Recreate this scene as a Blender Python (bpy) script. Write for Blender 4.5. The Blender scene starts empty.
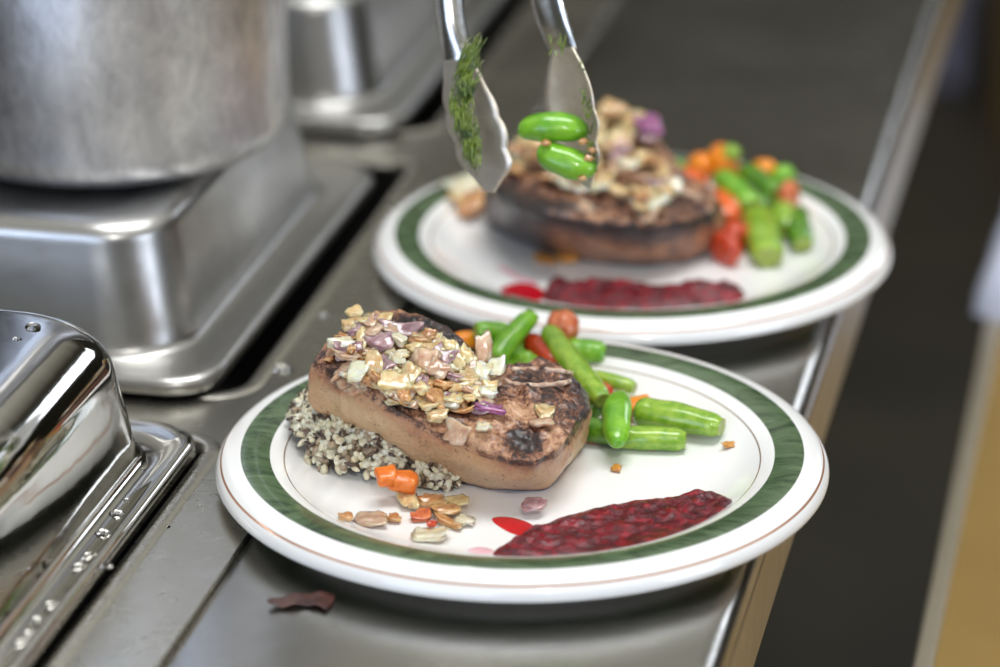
import bpy, bmesh, math, random
from mathutils import Vector, Matrix, noise
from mathutils.bvhtree import BVHTree

COL = bpy.context.scene.collection
PI = math.pi
R = math.radians

# ------------------------------------------------------------------ camera maths
F = 3137.; PITCH = R(22.03); ROLL = R(-.24); YAW = R(12.6)
hh = Vector((-math.sin(YAW), math.cos(YAW), 0)); r0 = Vector((math.cos(YAW), math.sin(YAW), 0))
fw = hh * math.cos(PITCH) - Vector((0, 0, 1)) * math.sin(PITCH)
c0 = r0.cross(fw)
rr = r0 * math.cos(ROLL) + c0 * math.sin(ROLL)
cu = c0 * math.cos(ROLL) - r0 * math.sin(ROLL)
CAM = -(r0 * .0099 + hh * 1.3092) + Vector((0, 0, .6044))
PC1 = Vector((0, 0, 0)); PC2 = r0 * .0616 + hh * .2828


def ray(x, y):
    return fw + rr * ((x - 500) / F) + cu * ((333.5 - y) / F)


def at(x, y, z=0.):
    v = ray(x, y); return CAM + v * ((z - CAM.z) / v.z)


def atd(x, y, d):
    return CAM + ray(x, y) * d


def pix(p):
    d = Vector(p) - CAM; w = d.dot(fw)
    return 500 + F * d.dot(rr) / w, 333.5 - F * d.dot(cu) / w


# ------------------------------------------------------------------ helpers
def tag(o, label=None, cat=None, group=None, kind=None):
    if label: o['label'] = label
    if cat: o['category'] = cat
    if group: o['group'] = group
    if kind: o['kind'] = kind
    return o


def mesh(name, verts, faces, mats, parent=None, smooth=True, mi=None, attrs=None):
    me = bpy.data.meshes.new(name)
    me.from_pydata([tuple(v) for v in verts], [], faces)
    if not isinstance(mats, (list, tuple)): mats = [mats]
    for m in mats: me.materials.append(m)
    if mi: me.polygons.foreach_set('material_index', mi)
    if attrs:
        for k, vals in attrs.items():
            a = me.attributes.new(k, 'FLOAT', 'POINT'); a.data.foreach_set('value', vals)
    bm = bmesh.new(); bm.from_mesh(me); bmesh.ops.recalc_face_normals(bm, faces=bm.faces); bm.to_mesh(me); bm.free()
    if smooth: me.polygons.foreach_set('use_smooth', [True] * len(me.polygons))
    me.update()
    o = bpy.data.objects.new(name, me); COL.objects.link(o)
    if parent: o.parent = parent
    return o


def empty(name, loc, rz=0):
    o = bpy.data.objects.new(name, None); COL.objects.link(o)
    o.location = loc; o.rotation_euler = (0, 0, rz); o.empty_display_size = .02
    return o


def bevel(o, w, seg=3):
    m = o.modifiers.new('bevel', 'BEVEL'); m.width = w; m.segments = seg; m.limit_method = 'ANGLE'; m.angle_limit = R(40)
    return o


class MB:
    def __init__(s): s.v = []; s.f = []
    def box(s, x0, x1, y0, y1, z0, z1):
        n = len(s.v)
        s.v += [(x, y, z) for z in (z0, z1) for y in (y0, y1) for x in (x0, x1)]
        s.f += [tuple(n + i for i in q) for q in ((0, 2, 3, 1), (4, 5, 7, 6), (0, 1, 5, 4), (2, 6, 7, 3), (0, 4, 6, 2), (1, 3, 7, 5))]
        return s
    def tube(s, pts, rad, n=12, cap=True, closed=False):
        P = [Vector(p) for p in pts]; b = len(s.v); N = len(P)
        prev = None
        for i, p in enumerate(P):
            if closed: t = P[(i + 1) % N] - P[i - 1]
            else: t = P[min(i + 1, N - 1)] - P[max(i - 1, 0)]
            t.normalize()
            if prev is None:
                u = t.orthogonal().normalized()
            else:
                u = (prev - t * prev.dot(t)).normalized()
            prev = u; w = t.cross(u)
            rd = rad[i] if isinstance(rad, (list, tuple)) else rad
            for k in range(n):
                a = 2 * PI * k / n
                s.v.append(p + u * math.cos(a) * rd + w * math.sin(a) * rd)
        for i in range(N if closed else N - 1):
            j = (i + 1) % N
            for k in range(n):
                k2 = (k + 1) % n
                s.f.append((b + i * n + k, b + i * n + k2, b + j * n + k2, b + j * n + k))
        if cap and not closed:
            s.f.append(tuple(b + k for k in range(n))); s.f.append(tuple(b + (N - 1) * n + k for k in range(n)))
        return s
    def build(s, name, mat, parent=None, smooth=False):
        return mesh(name, s.v, s.f, mat, parent, smooth)


def lathe(profile, n=96, center=(0, 0, 0)):
    V = []; Fc = []
    cx, cy, cz = center
    for (r, z) in profile:
        for k in range(n):
            a = 2 * PI * k / n
            V.append((cx + r * math.cos(a), cy + r * math.sin(a), cz + z))
    for i in range(len(profile) - 1):
        for k in range(n):
            k2 = (k + 1) % n
            Fc.append((i * n + k, i * n + k2, (i + 1) * n + k2, (i + 1) * n + k))
    Fc.append(tuple(range(n))); Fc.append(tuple((len(profile) - 1) * n + k for k in range(n)))
    return V, Fc


def rrect(hx, hy, r, n=10):
    pts = []
    r = min(r, hx - 1e-4, hy - 1e-4)
    for (sx, sy, a0) in ((1, 1, 0), (-1, 1, 90), (-1, -1, 180), (1, -1, 270)):
        for k in range(n + 1):
            a = R(a0 + 90 * k / n)
            pts.append((sx * (hx - r) + r * math.cos(a), sy * (hy - r) + r * math.sin(a)))
    return pts


def loft(loops, cap0=True, cap1=True):
    n = len(loops[0]); V = []; Fc = []
    for L in loops: V += L
    for i in range(len(loops) - 1):
        for k in range(n):
            k2 = (k + 1) % n
            Fc.append((i * n + k, i * n + k2, (i + 1) * n + k2, (i + 1) * n + k))
    if cap0: Fc.append(tuple(range(n)))
    if cap1: Fc.append(tuple((len(loops) - 1) * n + k for k in range(n)))
    return V, Fc


def resample(pts, n, closed=True):
    """smooth closed outline by Catmull-Rom through pts; pts are Vectors"""
    out = []; N = len(pts)
    segs = N if closed else N - 1
    for i in range(segs):
        a, b, c, d = (pts[(i - 1) % N], pts[i % N], pts[(i + 1) % N], pts[(i + 2) % N]) if closed else \
            (pts[max(i - 1, 0)], pts[i], pts[i + 1], pts[min(i + 2, N - 1)])
        m = max(1, n // segs)
        for k in range(m):
            t = k / m
            out.append(.5 * ((2 * b) + (c - a) * t + (2 * a - 5 * b + 4 * c - d) * t * t + (3 * b - a - 3 * c + d) * t ** 3))
    if not closed: out.append(pts[-1].copy())
    return out


def fbm(p, sc, oc=4):
    return noise.fractal(Vector(p) * sc, 1.0, 2.0, oc)


# ------------------------------------------------------------------ materials
def S(c): return tuple([((v / 255) / 12.92 if v <= 10 else (((v / 255) + .055) / 1.055) ** 2.4) for v in c] + [1])


class NT:
    def __init__(s, name):
        s.m = bpy.data.materials.new(name); s.m.use_nodes = True; s.t = s.m.node_tree
        s.b = s.t.nodes['Principled BSDF']
    def n(s, typ, **kw):
        nd = s.t.nodes.new(typ)
        for k, v in kw.items():
            if k in nd.inputs: nd.inputs[k].default_value = v
            else: setattr(nd, k, v)
        return nd
    def l(s, a, b): s.t.links.new(a, b)
    def set(s, **kw):
        for k, v in kw.items(): s.b.inputs[k.replace('_', ' ')].default_value = v
        return s
    def coords(s, scale=(1, 1, 1), rot=(0, 0, 0)):
        c = s.n('ShaderNodeTexCoord'); m = s.n('ShaderNodeMapping'); m.inputs['Scale'].default_value = scale
        m.inputs['Rotation'].default_value = rot
        s.l(c.outputs['Object'], m.inputs[0]); return m.outputs[0]
    def noise(s, vec, scale, detail=4, rough=.55, dist=0):
        n = s.n('ShaderNodeTexNoise'); n.inputs['Scale'].default_value = scale; n.inputs['Detail'].default_value = detail
        n.inputs['Roughness'].default_value = rough; n.inputs['Distortion'].default_value = dist
        s.l(vec, n.inputs['Vector']); return n.outputs['Fac']
    def ramp(s, fac, stops, interp='LINEAR'):
        r = s.n('ShaderNodeValToRGB'); r.color_ramp.interpolation = interp
        e = r.color_ramp.elements
        while len(e) > 1: e.remove(e[0])
        e[0].position = stops[0][0]; e[0].color = stops[0][1]
        for p, c in stops[1:]:
            x = e.new(p); x.color = c
        s.l(fac, r.inputs[0]); return r.outputs[0]
    def bump(s, h, strength=.3, dist=.001, chain=None):
        b = s.n('ShaderNodeBump'); b.inputs['Strength'].default_value = strength; b.inputs['Distance'].default_value = dist
        s.l(h, b.inputs['Height'])
        if chain: s.l(chain, b.inputs['Normal'])
        s.l(b.outputs[0], s.b.inputs['Normal']); return b.outputs[0]
    def math(s, op, a, b=None):
        m = s.n('ShaderNodeMath'); m.operation = op
        for i, v in enumerate((a, b)):
            if v is None: continue
            if isinstance(v, (int, float)): m.inputs[i].default_value = v
            else: s.l(v, m.inputs[i])
        return m.outputs[0]
    def mix(s, fac, a, b):
        m = s.n('ShaderNodeMix'); m.data_type = 'RGBA'
        for i, v in ((0, fac), (6, a), (7, b)):
            if isinstance(v, (int, float, tuple)): m.inputs[i].default_value = v
            else: s.l(v, m.inputs[i])
        return m.outputs[2]


def g(v): return (v, v, v, 1)


def steel(name, base=(.56, .55, .52), rough=.28, brush=(1, 60, 60), bstr=.05, blot=6, aniso=0.):
    t = NT(name); t.set(Metallic=1.0)
    c = t.coords(brush)
    n1 = t.noise(c, 18, 3, .6)
    c2 = t.coords((1, 1, 1)); n2 = t.noise(c2, blot, 5, .6, .4); n3 = t.noise(c2, blot * 9, 3, .6)
    k = t.math('ADD', t.math('MULTIPLY', n2, .7), t.math('MULTIPLY', n3, .3))
    t.l(t.ramp(k, [(.3, (base[0] * .8, base[1] * .8, base[2] * .78, 1)), (.7, (base[0] * 1.1, base[1] * 1.1, base[2] * 1.1, 1))]), t.b.inputs['Base Color'])
    t.l(t.ramp(k, [(.3, g(rough * 1.25)), (.7, g(rough * .8))]), t.b.inputs['Roughness'])
    ch = t.bump(n1, bstr, .0004)
    t.bump(n2, .12, .006, ch)
    return t.m


M = {}
M['counter_steel'] = steel('counter_steel', (.50, .49, .46), .24, (40, 1, 40), .10)
M['table_steel'] = steel('table_steel', (.60, .58, .52), .26, (40, 1, 40), .07)
M['pan_steel'] = steel('pan_steel', (.47, .465, .45), .33, (30, 30, 1), .05, 9)
M['polished_steel'] = steel('polished_steel', (.56, .55, .52), .06, (6, 6, 6), .02, 5)
M['tong_steel'] = steel('tong_steel', (.74, .73, .70), .22, (60, 60, 1), .08, 30)
M['tong_head'] = steel('tong_head_steel', (.88, .80, .68), .48, (60, 60, 1), .05, 60)
M['dark_steel'] = steel('dark_steel', (.20, .19, .17), .45, (1, 20, 20), .05)
M['lip_steel'] = steel('lip_steel', (.62, .56, .45), .38, (1, 1, 30), .05)


def aluminium():
    t = NT('worn_aluminium'); t.set(Metallic=1.0)
    c = t.coords((9, 9, 6)); c2 = t.coords((24, 24, 12))
    n1 = t.noise(c, 1.6, 6, .62, .6); n2 = t.noise(c2, 3, 5, .7, .8)
    k = t.math('ADD', t.math('MULTIPLY', n1, .6), t.math('MULTIPLY', n2, .4))
    t.l(t.ramp(k, [(.36, (.34, .33, .34, 1)), (.5, (.62, .62, .64, 1)), (.62, (.86, .86, .88, 1))]), t.b.inputs['Base Color'])
    t.l(t.ramp(k, [(.3, g(.5)), (.7, g(.36))]), t.b.inputs['Roughness'])
    t.bump(n2, .12, .002)
    return t.m
M['aluminium'] = aluminium()


def simple(name, col, rough=.5, sub=0., nz=None, bump=None, coat=0., col2=None, spec=.5, scl=(1, 1, 1), trans=0.):
    """procedural: colour varied by noise"""
    t = NT(name); t.set(Roughness=rough)
    t.b.inputs['Specular IOR Level'].default_value = spec
    if sub:
        t.set(Subsurface_Weight=sub, Subsurface_Scale=.003); t.b.inputs['Subsurface Radius'].default_value = (1, .6, .35)
    if coat: t.set(Coat_Weight=coat, Coat_Roughness=.08)
    if trans: t.set(Transmission_Weight=trans)
    c = t.coords(scl)
    n = t.noise(c, nz or 150, 5, .6, .3)
    a = S(col); b = S(col2) if col2 else tuple([v * .72 for v in a[:3]] + [1])
    t.l(t.ramp(n, [(.35, b), (.62, a)]), t.b.inputs['Base Color'])
    if bump: t.bump(n, bump, .001)
    return t.m


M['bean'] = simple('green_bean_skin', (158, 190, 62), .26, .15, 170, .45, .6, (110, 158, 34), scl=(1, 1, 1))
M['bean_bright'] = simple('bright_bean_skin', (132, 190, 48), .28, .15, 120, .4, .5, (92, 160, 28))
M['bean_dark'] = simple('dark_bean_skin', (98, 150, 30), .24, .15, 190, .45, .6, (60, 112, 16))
M['bean_end'] = simple('bean_cut_end', (164, 184, 80), .35, .2, 500, .4, .3, (126, 136, 46))
M['carrot'] = simple('cooked_carrot', (250, 160, 24), .3, .25, 160, .15, .4, (240, 128, 10))
M['carrot_red'] = simple('cooked_orange_pepper', (236, 116, 36), .28, .25, 120, .2, .5, (216, 84, 20))
M['carrot_dice'] = simple('carrot_dice_flesh', (238, 134, 48), .32, .2, 200, .4, .3, (220, 104, 28))
M['tomato'] = simple('cooked_tomato', (206, 74, 34), .22, .25, 120, .3, .6, (170, 44, 20))
M['tomato_pulp'] = simple('stewed_tomato', (220, 128, 80), .3, .25, 220, .6, .5, (180, 76, 40))
M['onion_yellow'] = simple('fried_onion', (248, 220, 170), .18, .5, 190, .5, .7, (224, 176, 112), trans=.10)
M['onion_white'] = simple('white_onion', (250, 240, 214), .18, .5, 190, .4, .7, (236, 216, 174), trans=.10)
M['onion_pink'] = simple('softened_onion', (228, 196, 166), .2, .5, 190, .5, .7, (196, 150, 120), trans=.10)
M['onion_purple'] = simple('red_onion', (204, 172, 172), .2, .5, 150, .4, .7, (150, 110, 120), trans=.10)
M['onion_violet'] = simple('red_onion_skin', (190, 120, 170), .24, .4, 140, .2, .5, (134, 66, 116))
M['onion_brown'] = simple('browned_onion', (226, 176, 118), .22, .5, 190, .5, .7, (178, 118, 70), trans=.08)
M['rice_white'] = simple('white_rice', (238, 230, 204), .35, .3, 200, .3, .2, (212, 198, 160))
M['rice_brown'] = simple('brown_rice', (176, 158, 130), .35, .2, 200, .3, .2, (132, 112, 90))
M['rice_dark'] = simple('wild_rice_grain', (104, 82, 66), .3, .1, 300, .3, .3, (46, 36, 34))
M['bone'] = simple('chop_bone', (216, 192, 170), .35, .3, 300, .3, .2, (160, 122, 100))
M['herb'] = simple('wet_herb', (128, 150, 48), .25, .2, 90, .3, .6, (36, 66, 18))
M['seed'] = simple('seed_crumb', (216, 156, 70), .3, .2, 500, .2, .4, (180, 112, 40))
M['scrap'] = simple('dark_onion_skin', (92, 58, 50), .38, 0, 120, .3, .2, (52, 30, 28))
M['gold_top'] = simple('gold_board', (150, 122, 62), .5, 0, 3, None, 0, (134, 106, 50))
M['floor'] = simple('dark_floor', (66, 60, 46), .45, 0, 2.5, .1, 0, (48, 44, 34))
M['towel'] = simple('pale_blue_cloth', (222, 228, 246), .9, 0, 300, .4, 0, (206, 214, 238), spec=.2)
M['box'] = simple('reflected_brown', (120, 96, 50), .8, 0, 6, None, 0, (98, 78, 40))  # golden reflection put into the colour of the added box
M['black'] = simple('well_black', (24, 22, 22), .5, 0, 40, None, 0, (14, 13, 13))
M['reflected_blue'] = simple('reflected_blue_grey', (176, 180, 214), .4, 0, 8, None, 0, (150, 154, 190))  # bluish reflection put into the colour of the added table leg


def water():
    t = NT('water_drop'); t.set(Roughness=.02, IOR=1.33, Transmission_Weight=1.0)
    t.b.inputs['Base Color'].default_value = (1, 1, 1, 1)
    c = t.coords(); t.bump(t.noise(c, 200, 2), .1, .0004)
    return t.m
M['water'] = water()


def sauce_mat():
    t = NT('cranberry_sauce'); t.set(Roughness=.2, Coat_Weight=.15, Coat_Roughness=.04, Subsurface_Weight=.05, Subsurface_Scale=.002)
    t.b.inputs['Subsurface Radius'].default_value = (1, .15, .1)
    c = t.coords(); n = t.noise(c, 140, 6, .65, .6); n2 = t.noise(c, 420, 4, .6)
    t.l(t.ramp(n, [(.3, S((52, 4, 16))), (.5, S((96, 6, 24))), (.64, S((150, 10, 32))), (.76, S((110, 22, 36)))]), t.b.inputs['Base Color'])
    a = t.bump(n, .7, .003); t.bump(n2, .5, .001, a)
    return t.m
M['sauce'] = sauce_mat()
M['juice'] = simple('red_juice', (206, 10, 34), .1, .1, 60, .05, .8, (170, 4, 24))
M['juice_pink'] = simple('pink_juice', (236, 160, 178), .2, .1, 60, .05, .5, (242, 212, 218))


def chop_mat(name, dk=1.):
    t = NT(name); t.set(Roughness=.36, Coat_Weight=.35, Coat_Roughness=.15, Subsurface_Weight=.1, Subsurface_Scale=.003)
    t.b.inputs['Subsurface Radius'].default_value = (1, .4, .2)
    def attr(nm):
        a = t.n('ShaderNodeAttribute'); a.attribute_name = nm; return a.outputs['Fac']
    ch = attr('char'); sd = attr('side')
    c = t.coords(); n = t.noise(c, 55, 7, .7, .5); n2 = t.noise(c, 300, 5, .7); n3 = t.noise(c, 22, 4, .6)
    n4 = t.noise(c, 800, 4, .7)
    k = t.math('ADD', ch, t.math('ADD', t.math('MULTIPLY', t.math('SUBTRACT', n, .5), 1.7), t.math('ADD', t.math('MULTIPLY', t.math('SUBTRACT', n2, .5), 1.5), t.math('MULTIPLY', t.math('SUBTRACT', n4, .5), .9))))
    top = t.ramp(k, [(.12, S((204, 160, 122))), (.34, S((166, 116, 84))), (.52, S((108, 70, 52))), (.68, S((58, 36, 32))), (.88, S((30, 20, 20)))])
    ks = t.math('ADD', ch, t.math('ADD', t.math('MULTIPLY', t.math('SUBTRACT', n3, .5), .7), t.math('ADD', t.math('MULTIPLY', t.math('SUBTRACT', n, .5), .9), t.math('MULTIPLY', t.math('SUBTRACT', n2, .5), .5))))
    side = t.ramp(ks, [(.0, S((220, 184, 140))), (.26, S((208, 166, 122))), (.42, S((196, 144, 106))), (.58, S((158, 108, 78))), (.72, S((94, 64, 54))), (1., S((44, 28, 32)))])
    sp = t.ramp(n2, [(.36, g(1)), (.41, g(0))])
    side2 = t.mix(t.math('MULTIPLY', sp, .6), side, S((90, 50, 34)))
    sd = t.ramp(t.math('ADD', sd, t.math('MULTIPLY', t.math('SUBTRACT', n, .5), .9)), [(.40, g(0)), (.60, g(1))])
    t.l(t.mix(sd, top, side2), t.b.inputs['Base Color'])
    a = t.bump(n2, .8, .002); t.bump(n, .6, .004, a)
    return t.m
M['chop'] = chop_mat('seared_pork')


def plate_mat():
    t = NT('plate_glaze'); t.set(Roughness=.16, Coat_Weight=.4, Coat_Roughness=.04)
    tc = t.n('ShaderNodeTexCoord'); sp = t.n('ShaderNodeSeparateXYZ'); t.l(tc.outputs['Object'], sp.inputs[0])
    r = t.math('SQRT', t.math('ADD', t.math('MULTIPLY', sp.outputs[0], sp.outputs[0]), t.math('MULTIPLY', sp.outputs[1], sp.outputs[1])))
    def band(a, b, e=.0002):
        return t.math('MULTIPLY', t.ramp_(r, a, e), t.math('SUBTRACT', 1.0, t.ramp_(r, b, e)))
    def ramp_(x, a, e):
        m = t.n('ShaderNodeMapRange'); m.inputs['From Min'].default_value = a - e; m.inputs['From Max'].default_value = a + e
        t.l(x, m.inputs['Value']); return m.outputs[0]
    t.ramp_ = ramp_
    up = t.n('ShaderNodeMapRange'); up.inputs['From Min'].default_value = .0060; up.inputs['From Max'].default_value = .0065
    t.l(sp.outputs[2], up.inputs['Value'])
    # marbled green: stretched noise
    mp = t.n('ShaderNodeMapping'); mp.inputs['Scale'].default_value = (26, 60, 1); mp.inputs['Rotation'].default_value = (0, 0, R(-20))
    t.l(tc.outputs['Object'], mp.inputs[0])
    n = t.noise(mp.outputs[0], 1.0, 6, .64, 2.2)
    gr = t.ramp(n, [(.30, S((44, 60, 44))), (.42, S((66, 86, 60))), (.54, S((86, 106, 76))), (.66, S((98, 120, 88))), (.76, S((136, 150, 124)))])
    white = t.mix(t.noise(t.coords(), 14, 3), S((243, 243, 241)), S((240, 240, 237)))
    c1 = t.mix(band(.1150, .1283), white, gr)
    c2 = t.mix(t.math('MULTIPLY', band(.1083, .1089, .00015), .85), c1, S((150, 112, 60)))
    c3 = t.mix(t.math('MULTIPLY', t.math('MULTIPLY', band(.1370, .1377, .00015), up.outputs[0]), .9), c2, S((196, 124, 66)))
    t.l(c3, t.b.inputs['Base Color'])
    t.l(t.math('MULTIPLY', t.math('ADD', t.math('MULTIPLY', band(.1369, .1377, .00015), up.outputs[0]), band(.1083, .1089, .00015)), .45), t.b.inputs['Metallic'])
    return t.m
M['plate'] = plate_mat()

for k_ in ('yellow', 'white', 'pink', 'purple', 'brown', 'violet'):
    m_ = M['onion_' + k_]; b_ = m_.node_tree.nodes['Principled BSDF']
    b_.inputs['Subsurface Weight'].default_value = .7; b_.inputs['Subsurface Scale'].default_value = .006
    b_.inputs['Roughness'].default_value = .14; b_.inputs['Transmission Weight'].default_value = .16
    b_.inputs['Coat Weight'].default_value = .9
    nt_ = m_.node_tree; oi = nt_.nodes.new('ShaderNodeObjectInfo'); hs = nt_.nodes.new('ShaderNodeHueSaturation')
    mr = nt_.nodes.new('ShaderNodeMapRange'); mr.inputs['To Min'].default_value = .82; mr.inputs['To Max'].default_value = 1.12
    lk = b_.inputs['Base Color'].links[0]; src = lk.from_socket
    nt_.links.new(oi.outputs['Random'], mr.inputs['Value']); nt_.links.new(mr.outputs[0], hs.inputs['Value'])
    nt_.links.new(src, hs.inputs['Color']); nt_.links.new(hs.outputs[0], b_.inputs['Base Color'])

# ------------------------------------------------------------------ floor
fl = MB().box(-2.5, 3.5, -2.5, 6.0, -.95, -.90).build('floor', M['floor']); fl['kind'] = 'structure'
M['wall'] = simple('dim_tile_wall', (86, 80, 62), .5, 0, 2, None, 0, (70, 65, 50))
for nm, b in (('wall_back', (-2.5, 3.5, 6.0, 6.1)), ('wall_left', (-2.6, -2.5, -2.5, 6.1)), ('wall_right', (3.5, 3.6, -2.5, 6.1))):
    w_ = MB().box(*b, -.95, 1.9).build(nm, M['wall']); w_['kind'] = 'structure'

# ------------------------------------------------------------------ steam table
st = empty('steam_table', (-.42, .3, -.9))
tag(st, 'stainless steel steam table with rectangular wells, under the upturned pans', 'steam table')
def toplocal(o):
    o.location = -o.parent.location
    return o
XR = -.1065
wells = [(-.70, -.150, -.36, .012), (-.70, -.154, .064, .425), (-.70, -.160, .478, .84)]
# deck: grid cells minus the wells
xs = sorted({-.80, XR} | {w[0] for w in wells} | {w[1] for w in wells})
mb = MB()
def cyl_deck():
    y = -.62
    z0, z1 = -.018, .003
    for (x0, x1, y0, y1) in wells:
        mb.box(-.80, XR, y, y0, z0, z1)
        mb.box(-.80, x0, y0, y1, z0, z1)
        mb.box(x1, XR, y0, y1, z0, z1)
        y = y1
    mb.box(-.80, XR, y, 1.7, z0, z1)
cyl_deck()
bm = bmesh.new()
vs = [bm.verts.new(v) for v in mb.v]
for f in mb.f: bm.faces.new([vs[i] for i in f])
bmesh.ops.remove_doubles(bm, verts=bm.verts, dist=1e-5)
# drop internal faces shared between boxes
seen = {}
for f in bm.faces:
    seen.setdefault(frozenset(v.index for v in f.verts), []).append(f)
bm.verts.index_update()
me = bpy.data.meshes.new('deck'); bm.to_mesh(me); bm.free(); me.materials.append(M['table_steel'])
deck = bpy.data.objects.new('deck', me); COL.objects.link(deck); deck.parent = st; toplocal(deck)
for i, (x0, x1, y0, y1) in enumerate(wells):
    # rounded raised rim of each opening and a dark liner below
    cx, cy, hx, hy = (x0 + x1) / 2, (y0 + y1) / 2, (x1 - x0) / 2, (y1 - y0) / 2
    prof = [(.007, .0031), (.005, .0040), (.001, .0044), (-.002, .0034), (-.0035, -.002), (-.0035, -.012)]
    loops = [[(cx + x, cy + y, z) for x, y in rrect(hx + d, hy + d, .018 + d)] for d, z in prof]
    V, Fc = loft(loops, False, False)
    o = mesh('well_rim', V, Fc, M['table_steel'], st); toplocal(o)
    loops = [[(cx + x, cy + y, z) for x, y in rrect(hx + d, hy + d, .018 + d)] for d, z in ((-.0037, -.011), (-.010, -.14), (-.03, -.155))]
    V, Fc = loft(loops, False, True)
    o = mesh('well_liner', V, Fc, M['black'], st); toplocal(o)
o = MB().box(-.80, -.14, -.62, 1.7, -.90, -.20).build('cabinet', M['dark_steel'], st); toplocal(o)
o = MB().box(-.80, -.78, -.62, 1.7, -.20, -.018).box(-.125, -.112, -.62, 1.7, -.20, -.018).build('apron', M['dark_steel'], st); toplocal(o)

# ------------------------------------------------------------------ work shelf
sh = empty('serving_shelf', (0, .4, -.05))
tag(sh, 'narrow stainless steel counter shelf carrying both green-rimmed plates', 'counter')
# cross-section swept along y: left turned-down hem, flat top, rounded bull-nose, side lip
XS = .1165
sec = [(-.1063, -.022), (-.1063, -.0012), (-.1059, -.0004), (-.1050, -.0001)]
sec += [(-.05, 0), (0, 0), (.05, 0), (XS - .012, 0)]
for k in range(1, 8):
    a = R(90 - 90 * k / 7); sec.append((XS - .012 + .012 * math.cos(a), -.012 + .012 * math.sin(a)))
top_n = len(sec)
ys = [-.62 + i * (2.32 / 40) for i in range(41)]
V = [(x, y, z) for y in ys for (x, z) in sec]; n = len(sec)
Fc = [(i * n + k, i * n + k + 1, (i + 1) * n + k + 1, (i + 1) * n + k) for i in range(40) for k in range(n - 1)]
o = mesh('shelf_top', V, Fc, M['counter_steel'], sh); toplocal(o)
sol = o.modifiers.new('s', 'SOLIDIFY'); sol.thickness = .0015; sol.offset = -1
o = MB().box(XS - .0025, XS, -.62, 1.7, -.052, -.012).build('side_lip', M['lip_steel'], sh); toplocal(o)
o = MB().box(-.1035, XS - .003, -.62, 1.7, -.030, -.022).build('underside', M['dark_steel'], sh); toplocal(o)
for y in (-.4, .5, 1.4):
    o = MB().box(-.112, .09, y - .02, y + .02, -.07, -.030).build('bracket', M['dark_steel'], sh); toplocal(o)

# ------------------------------------------------------------------ aisle side: lower cart, cloth, added table and box
ct = empty('work_cart', (.50, .5, -.9))
tag(ct, 'low work cart with golden brown top and pale metal rim beside the counter', 'cart')
X0 = .171
o = MB().box(X0 + .010, 1.0, -.62, 1.55, -.175, -.152).build('board_top', M['gold_top'], ct); toplocal(o)
o = bevel(MB().box(X0, X0 + .011, -.63, 1.56, -.185, -.150).build('metal_rim', M['lip_steel'], ct), .002); toplocal(o)
for lx in (X0 + .03, .97):
    for ly in (-.58, 1.5):
        o = bevel(MB().box(lx - .018, lx + .018, ly - .018, ly + .018, -.90, -.175).build('leg', M['dark_steel'], ct), .004); toplocal(o)

# folded cloth on the cart: a rumpled slab whose corner shows
def cloth():
    c1 = at(971, 312, -.15); V = []; Fc = []
    nx, ny = 26, 40
    ax = Vector((.82, -.57, 0)).normalized(); ay = Vector((.04, 1, 0)).normalized()
    org = Vector((c1.x, c1.y, -.1515))
    for layer in (1, 0):
        for j in range(ny + 1):
            for i in range(nx + 1):
                u, v = i / nx, j / ny
                p = org + ax * (.20 * u) + ay * (.42 * v)
                e = min(u, 1 - u, v * 2, (1 - v) * 2) * 10
                hgt = .026 * min(1, e) ** .5 + .010 * fbm((p.x, p.y, 2), 14, 3) * min(1, e)
                V.append((p.x + .004 * fbm((p.x, p.y, 5), 20, 2), p.y, -.1515 + (max(.001, hgt) if layer else 0)))
    N = (nx + 1) * (ny + 1)
    for j in range(ny):
        for i in range(nx):
            a = j * (nx + 1) + i; q = (a, a + 1, a + nx + 2, a + nx + 1)
            Fc.append(q); Fc.append(tuple(N + k for k in reversed(q)))
    def wall(idx):
        for a, b in zip(idx, idx[1:]): Fc.append((a, b, N + b, N + a))
    wall([i for i in range(nx + 1)]); wall([ny * (nx + 1) + i for i in range(nx + 1)])
    wall([j * (nx + 1) for j in range(ny + 1)]); wall([j * (nx + 1) + nx for j in range(ny + 1)])
    o = mesh('folded_towel', V, Fc, M['towel'])
    tag(o, 'pale blue folded cloth lying on the golden brown cart at the frame edge', 'towel')
cloth()

pt = empty('added_table', (.55, 4.4, -.9))  # added table; its bluish leg imitates a streak reflected in the counter side
tag(pt, 'added far table whose bluish grey leg stands in for a reflected streak', 'table')
px = at(948, 84, -.90)
for dx, dy in ((0, 0), (1.1, 0), (0, .6), (1.1, .6)):
    b = Vector((px.x + dx, px.y + dy, 0))
    o = bevel(MB().box(b.x - .022, b.x + .022, b.y - .022, b.y + .022, -.90, -.05).build('leg', M['reflected_blue'], pt), .01); toplocal(o)
o = bevel(MB().box(px.x - .08, px.x + 1.2, px.y - .08, px.y + .7, -.05, -.01).build('table_top', M['pan_steel'], pt), .005); toplocal(o)
bp = at(992, 140, -.90)
cb = empty('added_box', (bp.x + .05, bp.y + .2, -.9))  # added box; its brown imitates the golden worktop mirrored in steel
tag(cb, 'added brown box standing in for a golden reflection, blurred beside the bluish leg', 'box')
o = bevel(MB().box(-.05, .30, -.15, .15, 0, .24).build('box_body', M['box'], cb), .004)
o = MB().box(-.05, .123, -.15, .15, .241, .245).box(.127, .30, -.15, .15, .241, .245).build('flap', M['box'], cb)


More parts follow.
